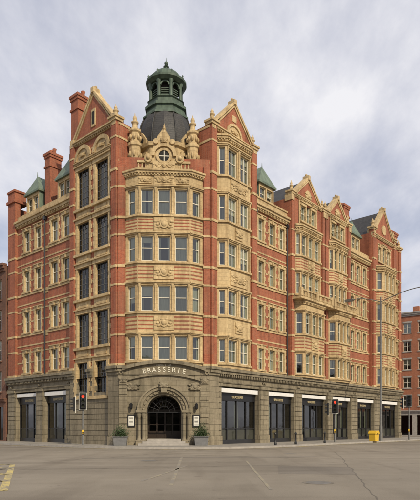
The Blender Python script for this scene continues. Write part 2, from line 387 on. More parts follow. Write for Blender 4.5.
# ------------------------------------------------------------------ ground floor
def ground(f,u0,u1,openings,d):
    H.part='ground_floor'
    wall(f,u0,u1,0,5.45,[(a,b,.12,4.75) for a,b in openings],d,WS,.55)
    e=[u0]+[x for ab in openings for x in ab]+[u1]
    for i in range(0,len(e),2):
        a,b=e[i],e[i+1]
        if b-a<.3: continue
        H.box(f,a+.0,b-.0,.12,.8,d-.05,d+.12,WS)
        z=.82
        while z<4.6:
            H.box(f,a+.09,b-.09,z,z+.40,d-.05,d+.07,WS); z+=.435
        H.box(f,a+.03,b-.03,4.72,4.95,d-.05,d+.16,WS); carved(f,(a+b)/2,5.25,.6,.3,d+.02,WS,False); H.part='ground_floor'
    H.box(f,u0,u1,5.0,5.1,d-.05,d+.08,WS)
    for a,b in openings:
        H.part='shopfronts'; g=d-.5
        H.prism(f,[(a+.1,4.28),(b-.1,4.28),(b-.1,4.62),(a+.1,4.62)],g+.05,g+.42,'awning_white')
        H.box(f,a+.06,b-.06,3.62,4.26,g-.05,g+.1,'black_paint')
        H.poly(f,[(a,.1,g-.04),(b,.1,g-.04),(b,4.75,g-.04),(a,4.75,g-.04)],'window_glass')
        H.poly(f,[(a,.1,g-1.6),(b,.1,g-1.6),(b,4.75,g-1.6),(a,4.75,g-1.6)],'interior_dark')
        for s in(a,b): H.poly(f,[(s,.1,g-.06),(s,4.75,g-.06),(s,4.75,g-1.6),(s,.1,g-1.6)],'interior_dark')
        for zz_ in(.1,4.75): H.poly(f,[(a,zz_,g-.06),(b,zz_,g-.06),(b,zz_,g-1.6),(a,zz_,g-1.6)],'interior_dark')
        H.box(f,a,b,.1,.45,g-.05,g+.08,'dark_paint'); 
        n=max(3,round((b-a)/1.15))
        for i in range(n+1):
            u=a+(b-a)*i/n; H.box(f,max(a,u-.04),min(b,u+.04),.45,4.7,g-.08,g+.05,'dark_paint')
        for i in range(n):
            ua=a+(b-a)*i/n+.04; ub=a+(b-a)*(i+1)/n-.04
            H.poly(f,[(ua,.45,g-.06),(ub,.45,g-.06),(ub,1.35,g-.06),(ua,1.35,g-.06)],'frosted_panel')
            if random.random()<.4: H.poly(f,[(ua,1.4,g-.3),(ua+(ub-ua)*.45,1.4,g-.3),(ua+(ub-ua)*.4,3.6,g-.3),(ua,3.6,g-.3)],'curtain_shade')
        H.box(f,a,b,1.33,1.39,g-.05,g+.02,'dark_paint')
        H.text(f,'BRASSERIE',(a+b)/2,3.93,g+.115,.32,'sign_text_gold',0,f is L)
ROP=[(1.2,6.2),(7.6,11.8),(13.1,17.8),(19.0,23.1),(24.6,28.9),(31.0,35.8)]
LOP=[(6.9,10.4),(11.6,15.2)]
ground(R,0,36.8,ROP,.15)
H.part='ground_floor'
wall(L,0,6.1,0,5.45,[(1.15,2.75,4.0,5.45),(3.6,5.2,4.0,5.45)],.15,WS,.4)
H.box(L,0,6.15,.12,.8,.1,.27,WS)
z=.82
while z<3.9: H.box(L,.05,6.05,z,z+.40,.1,.2,WS); z+=.435
H.box(L,.9,5.45,3.72,3.95,.1,.32,ST)
ground(L,6.1,16.6,LOP,.0)
for a,b,g,dd in((0,36.8,R,.15),(6.1,16.6,L,0.0)):
    cornice(g,a,b,5.45,.68,dd,.42,WS)
for a,b in((0,1.0),(2.9,3.45),(5.35,6.15)): cornice(L,a,b,5.45,.68,.15,.35,WS,False)
f=C; d0=.75
Cl,cl=C.sub(-.75,-.02,0.1,.75); Cr,cr=C.sub(6.96,.75,7.75,.0)
uc=3.53
H.part='entrance'
zs=2.65; r=1.3; N=20; top=5.45; wl=0.1; wr=6.96
H.prism(f,[(wl,0),(uc-r,0),(uc-r,zs),(wl,zs)],d0-.5,d0,WS); H.prism(f,[(uc+r,0),(wr,0),(wr,zs),(uc+r,zs)],d0-.5,d0,WS)
H.prism(f,[(wl,zs),(uc-r,zs),(uc-r,top),(wl,top)],d0-.5,d0,WS); H.prism(f,[(uc+r,zs),(wr,zs),(wr,top),(uc+r,top)],d0-.5,d0,WS)
for i in range(N):
    a=math.pi*i/N;b=math.pi*(i+1)/N
    p=[(uc+r*math.cos(a),zs+r*math.sin(a)),(uc+r*math.cos(a),top),(uc+r*math.cos(b),top),(uc+r*math.cos(b),zs+r*math.sin(b))]
    H.prism(f,p,d0-.5,d0,WS)
for k,(ri,ro,pr) in enumerate(((1.28,1.45,.06),(1.45,1.68,.22),(1.68,1.9,.34),(1.9,2.02,.44))):
    H.disc(f,uc,zs,ro,d0-.1,d0+pr,WS,24,0,math.pi,ri)
for i in range(13):
    a=math.pi*(i+.5)/13; H.ball(f.P(uc+1.56*math.cos(a),zs+1.56*math.sin(a),d0+.22),.09,WS,6,(1,1,1),f)
H.prism(f,[(uc-.2,4.1),(uc+.2,4.1),(uc+.3,4.95),(uc-.3,4.95)],d0,d0+.6,WS); carved(f,uc,4.6,.7,.5,d0+.55,WS,False)
H.part='entrance'
for sg in(-1,1):
    for o in(1.52,1.86):
        p=f.P(uc+sg*o,0,d0+.2); H.lathe(p.x,p.y,[(.2,.12),(.2,.5),(.15,.6),(.13,.7),(.115,2.2),(.17,2.35),(.2,2.5),(.2,2.66),(0,2.66)],10,WS,0,True)
    H.box(f,min(uc+sg*1.33,uc+sg*2.1),max(uc+sg*1.33,uc+sg*2.1),2.6,2.78,d0-.1,d0+.44,WS)
    H.box(f,min(uc+sg*1.33,uc+sg*2.1),max(uc+sg*1.33,uc+sg*2.1),.1,.5,d0-.1,d0+.42,WS)
    carved(f,uc+sg*2.35,4.55,1.1,.8,d0+.02,WS,False); H.part='entrance'
    a,b=(wl,wl+.75) if sg<0 else (wr-.75,wr)
    H.box(f,a,b,.1,.9,d0-.1,d0+.16,WS); z=.92
    while z<4.7: H.box(f,a+.06,b-.06,z,z+.4,d0-.1,d0+.11,WS); z+=.435
    carved(f,(a+b)/2,5.0,.6,.55,d0+.12,WS); H.part='entrance'
    m=uc+sg*2.45 ; H.box(f,m-.28,m+.28,1.5,2.45,d0,d0+.09,'black_paint'); H.box(f,m-.2,m+.2,1.6,2.35,d0+.05,d0+.1,'white_paint')
    for k in range(6): H.box(f,m-.14,m+.14,1.7+k*.1,1.73+k*.1,d0+.1,d0+.105,'dark_paint')
    H.box(f,m-.07,m+.07,2.9,2.98,d0,d0+.3,'black_paint'); H.lathe(*f.P(m,0,d0+.28).xy,[(.03,3.3),(.13,3.22),(.11,2.9),(.05,2.82),(0,2.82)],6,'black_paint')
Rr=9.0; zc=6.35-Rr
def arcz(u): return zc+math.sqrt(Rr*Rr-(u-uc)**2)
n=16
for i in range(n):
    a=wl+.3+(wr-wl-.6)*i/n;b=wl+.3+(wr-wl-.6)*(i+1)/n
    H.prism(f,[(a,5.4),(b,5.4),(b,arcz(b)),(a,arcz(a))],d0-.45,d0+.06,WS)
    H.prism(f,[(a,arcz(a)-.05),(b,arcz(b)-.05),(b,arcz(b)+.2),(a,arcz(a)+.2)],d0-.5,d0+.32,WS)
    H.prism(f,[(a,arcz(a)-.95),(b,arcz(b)-.95),(b,arcz(b)-.8),(a,arcz(a)-.8)],d0-.1,d0+.16,WS)
H.part='entrance_sign'
word='BRASSERIE'
for i,ch in enumerate(word):
    u=uc+(i-4)*.37+(.03 if i>7 else 0); H.text(f,ch,u,arcz(u)-.52,d0+.08,.5,'sign_text_cream',-math.asin((u-uc)/Rr)*1.5)
H.text(f,'HOTEL  &  BAR',uc,arcz(uc)-.18,d0+.08,.17,'sign_text_cream')
H.part='entrance'
for g,q in((Cl,cl),(Cr,cr)):
    H.box(g,0,q,0,5.45,-.3,0,WS); cornice(g,0,q,5.45,.68,0,.3,WS,False); H.part='entrance'; H.box(g,0,q,.1,.8,-.1,.1,WS)
cornice(f,wl-.05,wl+.45,5.45,.68,d0,.3,WS); cornice(f,wr-.45,wr+.05,5.45,.68,d0,.3,WS)
H.part='entrance'
H.poly(f,[(-.75,6.13,-.1),(wl,6.13,d0),(wr,6.13,d0),(7.8,6.13,-.1)],'lead_grey')
H.box(f,uc-1.9,uc+1.9,.0,.27,d0-2.9,d0+1.0,'kerb_stone'); H.box(f,uc-1.6,uc+1.6,.27,.42,d0-2.9,d0+.62,'kerb_stone'); H.box(f,uc-1.28,uc+1.28,.42,.57,d0-2.9,d0+.2,'kerb_stone')
for s in(-1,1): H.box(f,min(uc+s*1.3,uc+s*1.5),max(uc+s*1.3,uc+s*1.5),.2,4.2,d0-2.9,d0-.5,WS)
H.disc(f,uc,zs,1.5,d0-2.9,d0-.52,WS,14,0,math.pi,1.3)
dz=d0-2.5
H.part='door'
H.box(f,uc-1.3,uc+1.3,2.75,2.9,dz-.05,dz+.1,'door_wood'); 
for u in(-1.3,-.66,-.03,.6,1.2): H.box(f,uc+u,uc+u+.1,.57,2.75,dz-.05,dz+.07,'door_wood')
for u in(-1.2,-.56,.07,.7): H.box(f,uc+u,uc+u+.5,.57,1.2,dz-.04,dz+.03,'door_wood'); H.box(f,uc+u,uc+u+.5,1.65,1.71,dz-.04,dz+.05,'door_wood')
H.poly(f,[(uc-1.3,.4,dz),(uc+1.3,.4,dz),(uc+1.3,4,dz),(uc-1.3,4,dz)],'stair_glass')
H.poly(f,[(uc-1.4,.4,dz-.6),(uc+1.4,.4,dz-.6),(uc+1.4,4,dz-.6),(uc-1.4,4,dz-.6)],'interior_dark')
H.part='fanlight_grille'
for k,rr in enumerate((.45,.85,1.26)): H.disc(f,uc,zs,rr,d0-.44,d0-.40,'black_paint',18,0,math.pi,rr-.03)
for a in range(0,181,20): H.cyl(f.P(uc+.42*math.cos(math.radians(a)),zs+.42*math.sin(math.radians(a)),d0-.42),f.P(uc+1.28*math.cos(math.radians(a)),zs+1.28*math.sin(math.radians(a)),d0-.42),.015,.015,5,'black_paint')
H.box(f,uc-1.3,uc+1.3,zs-.05,zs+.02,d0-.46,d0-.38,'black_paint')
# ------------------------------------------------------------------ corner canted bay
H.part='walls'
wall(C,0,7.06,5.4,22.2,[(.56,6.49,6.2,20.9)],-.0,BR,0)
for u0,u1 in((0.02,.5),(6.56,7.04)): pier(C,u0,u1,6.13,21.6,0,.12,False)
rows=[(6.6,8.4),(10.3,12.25),(14.1,16.0),(17.65,19.55)]
canted(C,.55,6.5,.62,.98,6.15,21.0,rows,[(1.78,2.7),(3.06,4.0),(4.36,5.28)],0)
H.part='corner_crown'
dd=.62
carved(C,3.53,20.25,1.5,.7,dd+.02); carved(C,2.1,20.2,1.0,.5,dd+.02); carved(C,4.96,20.2,1.0,.5,dd+.02); H.part='corner_crown'
k=1.6
while k<5.5:
    p=C.P(k,0,dd-.05); H.lathe(p.x,p.y,[(.06,21.0),(.09,21.2),(.05,21.35),(.06,21.55)],6,ST,0,True); k+=.27
H.box(C,1.5,5.55,21.52,21.68,dd-.2,dd+.06,ST)
pg=[(2.25,21.0),(4.8,21.0),(4.75,21.9),(4.45,22.2),(4.3,22.9),(3.95,23.2),(3.85,23.7),(3.53,23.95),(3.2,23.7),(3.1,23.2),(2.75,22.9),(2.6,22.2),(2.3,21.9)]
H.prism(C,pg,dd-.75,dd-.05,ST)
H.disc(C,3.53,22.05,.95,dd-.1,dd+.12,ST,16,0,math.pi,.72); H.disc(C,3.53,22.05,.42,dd-.1,dd+.03,'interior_dark',14)
H.disc(C,3.53,22.05,.6,dd-.1,dd+.09,ST,16,0,2*math.pi-1e-4,.42)
H.box(C,3.50,3.56,21.65,22.45,dd,dd+.05,'sash_paint'); H.box(C,3.13,3.93,22.02,22.08,dd,dd+.047,'sash_paint')
for s in(-1,1):
    H.disc(C,3.53+s*1.2,21.85,.32,dd-.3,dd+.14,ST,12); H.disc(C,3.53+s*.62,23.15,.2,dd-.3,dd+.1,ST,10)
    H.ball(C.P(3.53+s*1.2,21.85,dd+.14),.16,ST)
carved(C,3.53,21.3,1.7,.45,dd+.03); carved(C,3.53,23.25,.5,.5,dd-.02,ST,False)
pinnacle((*C.P(3.53,0,dd-.3).xy,23.9),.8,.22)
cx,cy=-3.62,45.0
K=-1.0
H.part='corner_tower'
H.lathe(cx,cy,[(2.75,20.0),(2.75,24.3+K),(2.95,24.4+K),(3.0,24.65+K),(2.5,24.75+K)],8,ST,math.pi/8)
for i in range(8):
    a=math.pi/4*i; n=Vector((math.cos(a),math.sin(a),0)); t=Vector((-n.y,n.x,0))
    g=Fr((cx+n.x*2.54,cy+n.y*2.54),(t.x,t.y),(n.x,n.y))
    H.box(g,-.5,.5,22.2+K,23.7+K,0,.03,'interior_dark'); H.box(g,-.04,.04,22.2+K,23.7+K,0,.07,'sash_paint'); H.box(g,-.5,.5,23.0+K,23.07+K,0,.065,'sash_paint')
    for s in(-1,1): H.box(g,s*.6-.11,s*.6+.11,22.0+K,23.8+K,0,.12,ST)
    H.box(g,-.75,.75,23.75+K,24.0+K,0,.17,ST)
    H.prism(g,[(-.5,24.6+K),(.5,24.6+K),(.5,25.15+K),(0,25.8+K),(-.5,25.15+K)],-.5,.0,ST); H.disc(g,0,25.15+K,.22,0,.04,'interior_dark',10)
H.lathe(cx,cy,[(2.45,24.6+K),(2.42,25.4+K),(2.3,26.2+K),(2.08,27.0+K),(1.85,27.55+K)],16,'slate',0,False)
for i in range(8):
    a=math.pi/4*i+math.pi/8
    pr=[(2.5,24.6),(2.46,25.4),(2.34,26.2),(2.12,27.0),(1.88,27.55)]
    for (r0,z0),(r1,z1) in zip(pr,pr[1:]): H.cyl((cx+r0*math.cos(a),cy+r0*math.sin(a),z0+K),(cx+r1*math.cos(a),cy+r1*math.sin(a),z1+K),.055,.055,5,'slate')
H.part='cupola'
CG='copper_green'
def sh(p): return [(a,b+K) for a,b in p]
H.lathe(cx,cy,sh([(1.88,27.5),(1.98,27.52),(1.98,27.66),(1.8,27.75),(1.62,28.2),(1.62,28.25),(1.8,28.3),(1.8,28.5),(1.5,28.6),(1.5,28.95),(1.6,29.0)]),8,CG,math.pi/8)
H.lathe(cx,cy,sh([(.95,28.6),(.95,30.5)]),8,'interior_dark',math.pi/8)
H.lathe(cx,cy,sh([(1.45,29.0),(0,29.0)]),8,CG,math.pi/8)
for i in range(8):
    a=math.pi/4*i+math.pi/8
    x,y=cx+1.3*math.cos(a),cy+1.3*math.sin(a); H.lathe(x,y,sh([(.19,29.0),(.15,29.15),(.13,30.2),(.2,30.35),(.2,30.45)]),8,CG,0,True)
    x,y=cx+1.5*math.cos(a),cy+1.5*math.sin(a); H.lathe(x,y,sh([(.1,30.75),(.1,30.9),(.05,31.0),(.08,31.1),(0,31.2)]),6,CG,0,True)
    a+=math.pi/8; n=Vector((math.cos(a),math.sin(a),0)); g=Fr((cx+n.x*1.15,cy+n.y*1.15),(-n.y,n.x),(n.x,n.y))
    H.disc(g,0,30.0+K,.42,0,.1,CG,8,0,math.pi,.3); H.box(g,-.45,.45,29.0+K,29.25+K,-.02,.06,CG)
    for k in range(5): H.box(g,-.3,.3,29.1+k*.17+K,29.16+k*.17+K,-.1,0,CG)
H.lathe(cx,cy,sh([(0,30.42),(1.4,30.42),(1.68,30.6),(1.7,30.75),(1.3,30.8),(1.3,31.0),(1.22,31.25),(1.0,31.5),(.68,31.7),(.32,31.82),(.14,31.9),(.13,32.1),(.25,32.2),(.1,32.35),(0,32.4)]),16,CG,math.pi/16,False)
H.ball((cx,cy,32.5+K),.17,CG); H.cyl((cx,cy,32.6+K),(cx,cy,33.0+K),.03,.01,5,CG)
for u in(1.25,5.75):
    p=C.P(u,0,-.6)
    H.part='turrets'
    H.lathe(p.x,p.y,[(.46,20.8),(.46,23.2),(.56,23.3),(.56,23.5),(.38,23.6),(.38,24.3),(.5,24.4),(.5,24.55)],8,ST,math.pi/8)
    for i in range(8):
        a=math.pi/4*i; H.ball((p.x+.42*math.cos(a),p.y+.42*math.sin(a),23.95),.12,ST,6,(1,1,1.7))
        H.ball((p.x+.46*math.cos(a),p.y+.46*math.sin(a),22.6),.11,ST,6,(1,1,2.2))
    pinnacle((p.x,p.y,24.5),1.4,.42)
# ------------------------------------------------------------------ tower gable bays
for f,U in((R,5.85),(L,6.1)):
    H.part='walls'
    H.poly(f,[(0,5.5,-.01),(0,25,-.01),(0,25,-2.6),(0,5.5,-2.6)],BR)
    H.poly(f,[(U,5.5,-.01),(U,25,-.01),(U,25,-4.6),(U,5.5,-4.6)],BR)
    H.poly(f,[(0,22,-2.6),(0,25,-2.6),(U,25,-4.6),(U,22,-4.6)],BR)
    H.part='gables'
    for z in(21.9,23.7,24.75): H.prism(f,[(-.04,z),(0.02,z),(0.02,z+.16),(-.04,z+.16)],-2.6,-.02,ST)
H.part='walls'
wall(R,0,5.85,6.1,25.0,[(.86,4.94,6.2,24.4)],0,BR,0)
rowsR=[(6.6,8.4),(10.35,12.3),(14.25,16.1),(17.8,19.75),(21.4,23.55)]
canted(R,.85,4.95,.55,.55,6.15,24.45,rowsR,[(1.56,2.68),(3.12,4.24)],0,ST,True,stripes=False)
for k in range(4):
    z=(rowsR[k][1]+rowsR[k+1][0])/2+.05
    if k in(1,3): carved(R,2.9,z,2.2,1.1,.57); 
    else: carved(R,2.9,z,.9,.9,.57); 
pier(R,.02,.62,6.13,25.0,0,.2); pier(R,5.2,5.83,6.13,25.0,0,.2)
for k,(s0,s1) in enumerate(rowsR):
    for a,b in((.62,.86),(4.94,5.2)): band(R,a,b,s0-.3,s0-.12,0); band(R,a,b,s1+.2,s1+.32,0)
gable(R,.3,5.55,24.95,27.7,.02,3.0,True)
H.part='gables'; H.disc(R,2.93,25.1,1.0,0,.14,ST,16,0,math.pi,.8); H.disc(R,2.93,25.1,.8,0,.05,ST,14,0,math.pi,.01); carved(R,2.93,25.4,.9,.4,.06,ST,False)
cornice(R,.6,5.25,24.75,.3,.02,.3)
H.part='walls'
lr=[(4.0,6.75),(8.0,10.75),(11.95,14.55),(15.7,18.25),(19.4,22.6)]
lw=[(1.15,2.75),(3.6,5.2)]
holes=[(a,b,z0,z1) for a,b in lw for z0,z1 in lr]
wall(L,0,6.1,5.45,25.0,[h for h in holes if h[2]>5]+[(a,b,5.45,6.75) for a,b in lw],0,BR,.3,ST)
for a,b,z0,z1 in holes:
    window(L,a,b,z0,z1,0,'dark')
    H.part='window_surrounds'
    for s in((a-.24,a),(b,b+.24)): 
        n=int((z1-z0)/.36)
        for i in range(n):
            zz=z0+(z1-z0)*i/n; o=.1*(i%2); 
            H.box(L,s[0]-(o if s[0]<a else 0),s[1]+(o if s[0]>a else 0),zz,zz+(z1-z0)/n,-.1,.06 if z0>5 else .21,ST)
    H.box(L,a-.36,b+.36,z1,z1+.3,-.1,.09,ST); H.box(L,a-.42,b+.42,z1+.3,z1+.4,-.1,.2,ST); H.box(L,a-.34,b+.34,z0-.2,z0,-.1,.22,ST)
for k in range(4):
    for a,b in lw:
        zc_=(lr[k][1]+.4+lr[k+1][0]-.2)/2; hh=lr[k+1][0]-.2-lr[k][1]-.4
        H.box(L,a-.2,b+.2,zc_-hh/2,zc_+hh/2,-.05,.04,ST)
        H.part='window_surrounds'; H.box(L,a+.15,b-.15,zc_-hh*.3,zc_+hh*.3,0,.075,ST)
for z in(7.0,9.3,11.2,13.2,15.0,17.0,18.9,20.6,22.4,23.9): 
    for a,b in((.62,.8),(3.05,3.3)): band(L,a,b,z,z+.12,0)
pier(L,.02,.62,6.13,25.0,0,.2); pier(L,5.5,6.08,6.13,25.0,0,.2,False)
cornice(L,.6,5.5,23.0,.3,.0,.25)
H.part='gables'
for uc_ in (1.95,4.4): H.disc(L,uc_,23.45,1.1,0,.16,ST,16,0,math.pi,.8); H.disc(L,uc_,23.45,.8,0,.06,ST,14,0,math.pi,.01); carved(L,uc_,23.75,.9,.4,.07,ST,False)
cornice(L,.5,5.6,24.7,.35,0,.3)
gable(L,.3,5.75,24.95,28.3,.02,3.0,True)
H.part='gables'; H.box(L,2.75,3.3,25.6,27.0,0,.08,ST); H.box(L,2.88,3.17,25.8,26.8,0,.1,'interior_dark')
H.box(R,2.68,3.2,26.3,26.8,0,.07,ST)
chimney(L,5.35,6.3,24.5,29.3,-1.5,-.1)
# ------------------------------------------------------------------ right street elevation
brick_section(R,5.85,11.3,[(6.75,7.55),(8.45,9.25),(10.0,10.8)],-.35)
cornice(R,5.85,11.3,20.3,.6,-.35,.4)
H.part='parapet'; H.box(R,5.85,11.3,20.9,21.5,-.55,-.35,ST); H.box(R,5.85,11.3,21.45,21.6,-.6,-.28,ST)
dormer(R,8.75,2.3,21.3,2.0,-.9)
def gable_bay(u0,u1,zb,za,d=0.0):
    w=u1-u0; a=u0+.65; b=u1-.65; c=.65; q=b-a-2*c; uc=(u0+u1)/2
    H.part='walls'; wall(R,u0,u1,6.1,zb,[(a+.22,b-.22,6.2,20.5),(uc-1.38,uc+1.38,21.18,23.02)],d,BR,0)
    for s in(u0,u1): H.poly(R,[(s,6.1,d),(s,zb,d),(s,zb,d-4.5),(s,6.1,d-4.5)],BR)
    lw_=q/3*.72; L3=[(a+c+q*(i+.5)/3-lw_/2,a+c+q*(i+.5)/3+lw_/2) for i in range(3)]
    canted(R,a,b,.75,c,6.15,13.5,FL[:2],L3,d,ST)
    canted(R,a+.2,b-.2,.35,.45,13.5,20.6,FL[2:],L3,d,ST)
    H.part='balcony'; H.box(R,u0+.1,u1-.1,13.4,13.6,d,d+1.1,ST); H.box(R,u0+.1,u1-.1,14.15,14.3,d+.9,d+1.1,ST)
    k=u0+.2
    while k<u1-.2:
        p=R.P(k,0,d+1.0); H.lathe(p.x,p.y,[(.05,13.6),(.09,13.75),(.04,13.95),(.06,14.15)],6,ST,0,True); k+=.25
    for k in(u0+.25,(u0+u1)/2,u1-.25): H.box(R,k-.16,k+.16,13.6,14.4,d+.85,d+1.15,ST)
    hs=[(uc-1.35,uc-.5,21.2,22.7),(uc-.4,uc+.4,21.2,23.0),(uc+.5,uc+1.35,21.2,22.7)]
    H.part='walls'; wall(R,uc-1.7,uc+1.7,20.9,23.2,hs,d+.04,ST,.25)
    for h in hs:
        window(R,*h,d+.04); surround(R,*h,d+.05,ST,.05,False)
    cornice(R,u0+.5,u1-.5,23.15,.3,d+.02,.2)
    pier(R,u0+.02,u0+.52,6.13,zb+.3,d,.15); pier(R,u1-.52,u1-.02,6.13,zb+.3,d,.15)
    gable(R,u0+.2,u1-.2,zb,za,d+.01); H.part='gables'; carved(R,uc,zb+1.0,1.2,.8,d+.02,ST,False); H.disc(R,uc,zb+1.0,.55,0,d+.06,ST,14)
gable_bay(11.3,17.5,22.9,25.5)
gable_bay(17.6,23.0,22.9,25.4)
brick_section(R,23.0,28.5,[(23.9,24.7),(25.4,26.2),(26.9,27.7)],-.35)
cornice(R,23.0,28.5,20.3,.6,-.35,.4); H.part='parapet'; H.box(R,23,28.5,20.9,21.5,-.55,-.35,ST)
dormer(R,26.3,2.2,21.3,2.1,-.9); chimney(R,22.9,24.1,20.5,26.0,-2.2,-.6)
H.part='walls'; eh=[(30.3,31.1,21.3,23.0),(31.5,32.4,21.3,23.2),(32.8,33.6,21.3,23.0)]+[(35.2,35.9,*h) for h in FL]
wall(R,28.5,36.8,6.1,24.2,[(29.62,34.28,6.2,20.5)]+eh,0,BR,0)
for h in eh:
    H.part='walls'
    for q in ([(h[0],h[2]),(h[0],h[3])],[(h[1],h[2]),(h[1],h[3])],[(h[0],h[2]),(h[1],h[2])],[(h[0],h[3]),(h[1],h[3])]): H.poly(R,[(*q[0],0),(*q[1],0),(*q[1],-.25),(*q[0],-.25)],ST)
    window(R,*h,.0); surround(R,*h,.01,ST,.1)
H.part='walls'
H.poly(R,[(28.5,6.1,0),(28.5,24.2,0),(28.5,24.2,-4.5),(28.5,6.1,-4.5)],BR)
H.poly(R,[(36.8,0,.15),(36.8,24.2,.15),(36.8,24.2,-12),(36.8,0,-12)],BR)
canted(R,29.6,34.3,.7,.7,6.15,20.6,FL,[(30.5,31.2),(31.6,32.3),(32.7,33.4)],0)
pier(R,28.55,29.2,6.13,24.6,0,.2); pier(R,34.4,34.95,6.13,24.6,0,.2); pier(R,36.15,36.78,6.13,24.0,0,.2)
cornice(R,28.5,36.8,23.9,.35,0.0,.25)
gable(R,28.9,34.7,24.2,27.6,.02); H.part='gables'; H.disc(R,31.8,25.3,.6,0,.1,ST,14)
chimney(R,35.4,36.6,24.2,26.2,-1.6,-.3)
# ------------------------------------------------------------------ left street elevation
brick_section(L,6.1,16.6,[(6.75,7.75),(8.5,9.5),(11.2,12.1),(13.1,14.05)],-.25)
cornice(L,6.1,15.3,20.3,.6,-.25,.4); H.part='parapet'; H.box(L,6.1,15.3,20.9,21.45,-.45,-.25,ST)
dormer(L,8.3,2.2,21.2,2.2,-.8); dormer(L,13.5,2.2,21.2,2.2,-.8)
chimney(L,10.9,11.75,21,26.6,-2.2,-1.0)
pier(L,15.3,16.58,6.13,22.9,-.25,.25,False); H.part='chimneys'; H.box(L,15.2,16.68,22.9,23.15,-1.3,.15,BR); H.box(L,15.35,16.55,23.15,23.9,-1.2,.02,BR); H.box(L,15.25,16.65,23.9,24.1,-1.3,.1,BR)
H.part='walls'; H.poly(L,[(16.6,0,0),(16.6,22.9,0),(16.6,22.9,-12),(16.6,0,-12)],BR)
for z in(9.7,13.5,17.2): band(L,10.0,10.7,z,z+.5,-.25)
H.part='downpipes'
for f,u,d in((R,6.2,-.2),(R,11.1,-.2),(R,23.3,-.2),(L,6.3,-.12),(L,10.35,-.12)):
    H.cyl(f.P(u,6.2,d),f.P(u,20.4,d),.055,.055,6,'dark_paint'); H.box(f,u-.14,u+.14,20.0,20.3,d-.1,d+.12,'dark_paint')
H.part='roofs'
for f,a,b in((R,5.85,36.8),(L,6.1,16.6)):
    H.poly(f,[(a,21.1,-.5),(b,21.1,-.5),(b,24.6,-4.2),(a,24.6,-4.2)],'slate'); H.poly(f,[(a,24.6,-4.2),(b,24.6,-4.2),(b,24.5,-12),(a,24.5,-12)],'lead_grey')
    H.poly(f,[(a,0,-12),(b,0,-12),(b,24.5,-12),(a,24.5,-12)],BR)
for f,zz in((R,21.5),(L,21.47)): H.poly(f,[(0,zz,-1),(6.1,zz,-1),(6.1,zz,-12),(2,zz,-12)],'lead_grey')
H.finish()
# ------------------------------------------------------------------ neighbouring buildings
def neighbour(name,f,u0,u1,h,depth,mat,du,dw,dh,floors,trim='kerb_stone',gz=4.2):
    global H
    old=H; H=B(name); H.part='walls'
    hs=[];u=u0+du*.5
    fh=(h-gz-1)/floors
    while u+dw<u1-.3:
        for k in range(floors): hs.append((u,u+dw,gz+.8+k*fh,gz+.8+k*fh+dh))
        u+=du
    wall(f,u0,u1,gz,h,hs,0,mat,.25)
    for q in hs: window(f,*q,0); band(f,q[0]-.1,q[1]+.1,q[3],q[3]+.25,0,trim); band(f,q[0]-.1,q[1]+.1,q[2]-.15,q[2],0,trim,.08)
    gh=[(a,a+du*.8,.2,3.5) for a in [u0+du*.3+i*du*1.1 for i in range(int((u1-u0-du)/(du*1.1)))]]
    wall(f,u0,u1,0,gz,gh,0,trim,.3)
    for q in gh:
        for dd_,mm in((-.25,'stair_glass'),(-.4,'interior_dark')): H.poly(f,[(q[0]-.1*(dd_<-.3),q[2],dd_),(q[1]+.1*(dd_<-.3),q[2],dd_),(q[1]+.1*(dd_<-.3),q[3],dd_),(q[0]-.1*(dd_<-.3),q[3],dd_)],mm)
    cornice(f,u0,u1,h-.5,.7,0,.4,trim,False); cornice(f,u0,u1,gz-.3,.4,0,.3,trim,False)
    H.part='walls'
    H.poly(f,[(u0,0,0),(u0,h,0),(u0,h,-depth),(u0,0,-depth)],mat); H.poly(f,[(u1,0,0),(u1,h,0),(u1,h,-depth),(u1,0,-depth)],mat)
    H.poly(f,[(u0,0,-depth),(u1,0,-depth),(u1,h,-depth),(u0,h,-depth)],mat); H.poly(f,[(u0,h,0),(u1,h,0),(u1,h,-depth),(u0,h,-depth)],'lead_grey')
    for k in range(3): H.box(f,u0+2+k*4,u0+3+k*4,h,h+1.6,-4,-2.5,mat)
    H.finish(); H=old
neighbour('brown_brick_warehouse',L,17.0,52,17.2,16,'brown_brick',1.7,.9,2.0,4,'brown_brick')
g2=Fr((31.6,92.5),(.80,-.60),(-.60,-.80))
neighbour('orange_brick_office_building',g2,0,34,20.5,18,'orange_brick',2.4,1.3,1.7,5,'kerb_stone')
neighbour('commercial_building',Fr((-40,-22),(1,0),(0,1)),0,80,14.0,12,'dark_brick',4,2,2.0,3,'weathered_stone')
# ------------------------------------------------------------------ ground
def sheet(name,pts,z,mat,thick=None):
    me=bpy.data.meshes.new(name); bm=bmesh.new()
    vs=[bm.verts.new((x,y,z)) for x,y in pts]; fc=bm.faces.new(vs)
    bm.normal_update()
    if fc.normal.z<0: fc.normal_flip()
    if thick:
        ex=bmesh.ops.extrude_face_region(bm,geom=[fc]); 
        for v in [e for e in ex['geom'] if isinstance(e,bmesh.types.BMVert)]: v.co.z-=thick
    bmesh.ops.recalc_face_normals(bm,faces=bm.faces)
    uv=bm.loops.layers.uv.new('UVMap')
    for q in bm.faces:
        for lp in q.loops: lp[uv].uv=(lp.vert.co.x*.75+lp.vert.co.y*-.66,lp.vert.co.x*.66+lp.vert.co.y*.75)
    bm.to_mesh(me); bm.free(); me.materials.append(M[mat]); o=bpy.data.objects.new(name,me); S.collection.objects.link(o); return o
sheet('ground',[(-900,-500),(900,-500),(900,1500),(-900,1500)],0,'ground_far')
sheet('road',[(-130,-60),(130,-60),(130,180),(-130,180)],.004,'asphalt')
def bez(p0,p1,p2,n=18): return [((1-t)**2*p0[0]+2*t*(1-t)*p1[0]+t*t*p2[0],(1-t)**2*p0[1]+2*t*(1-t)*p1[1]+t*t*p2[1]) for t in [i/n for i in range(n+1)]]
p0=L.P(3,0,3.5).xy; p2=R.P(3,0,5.2).xy; p1=(-1.69,32.4)
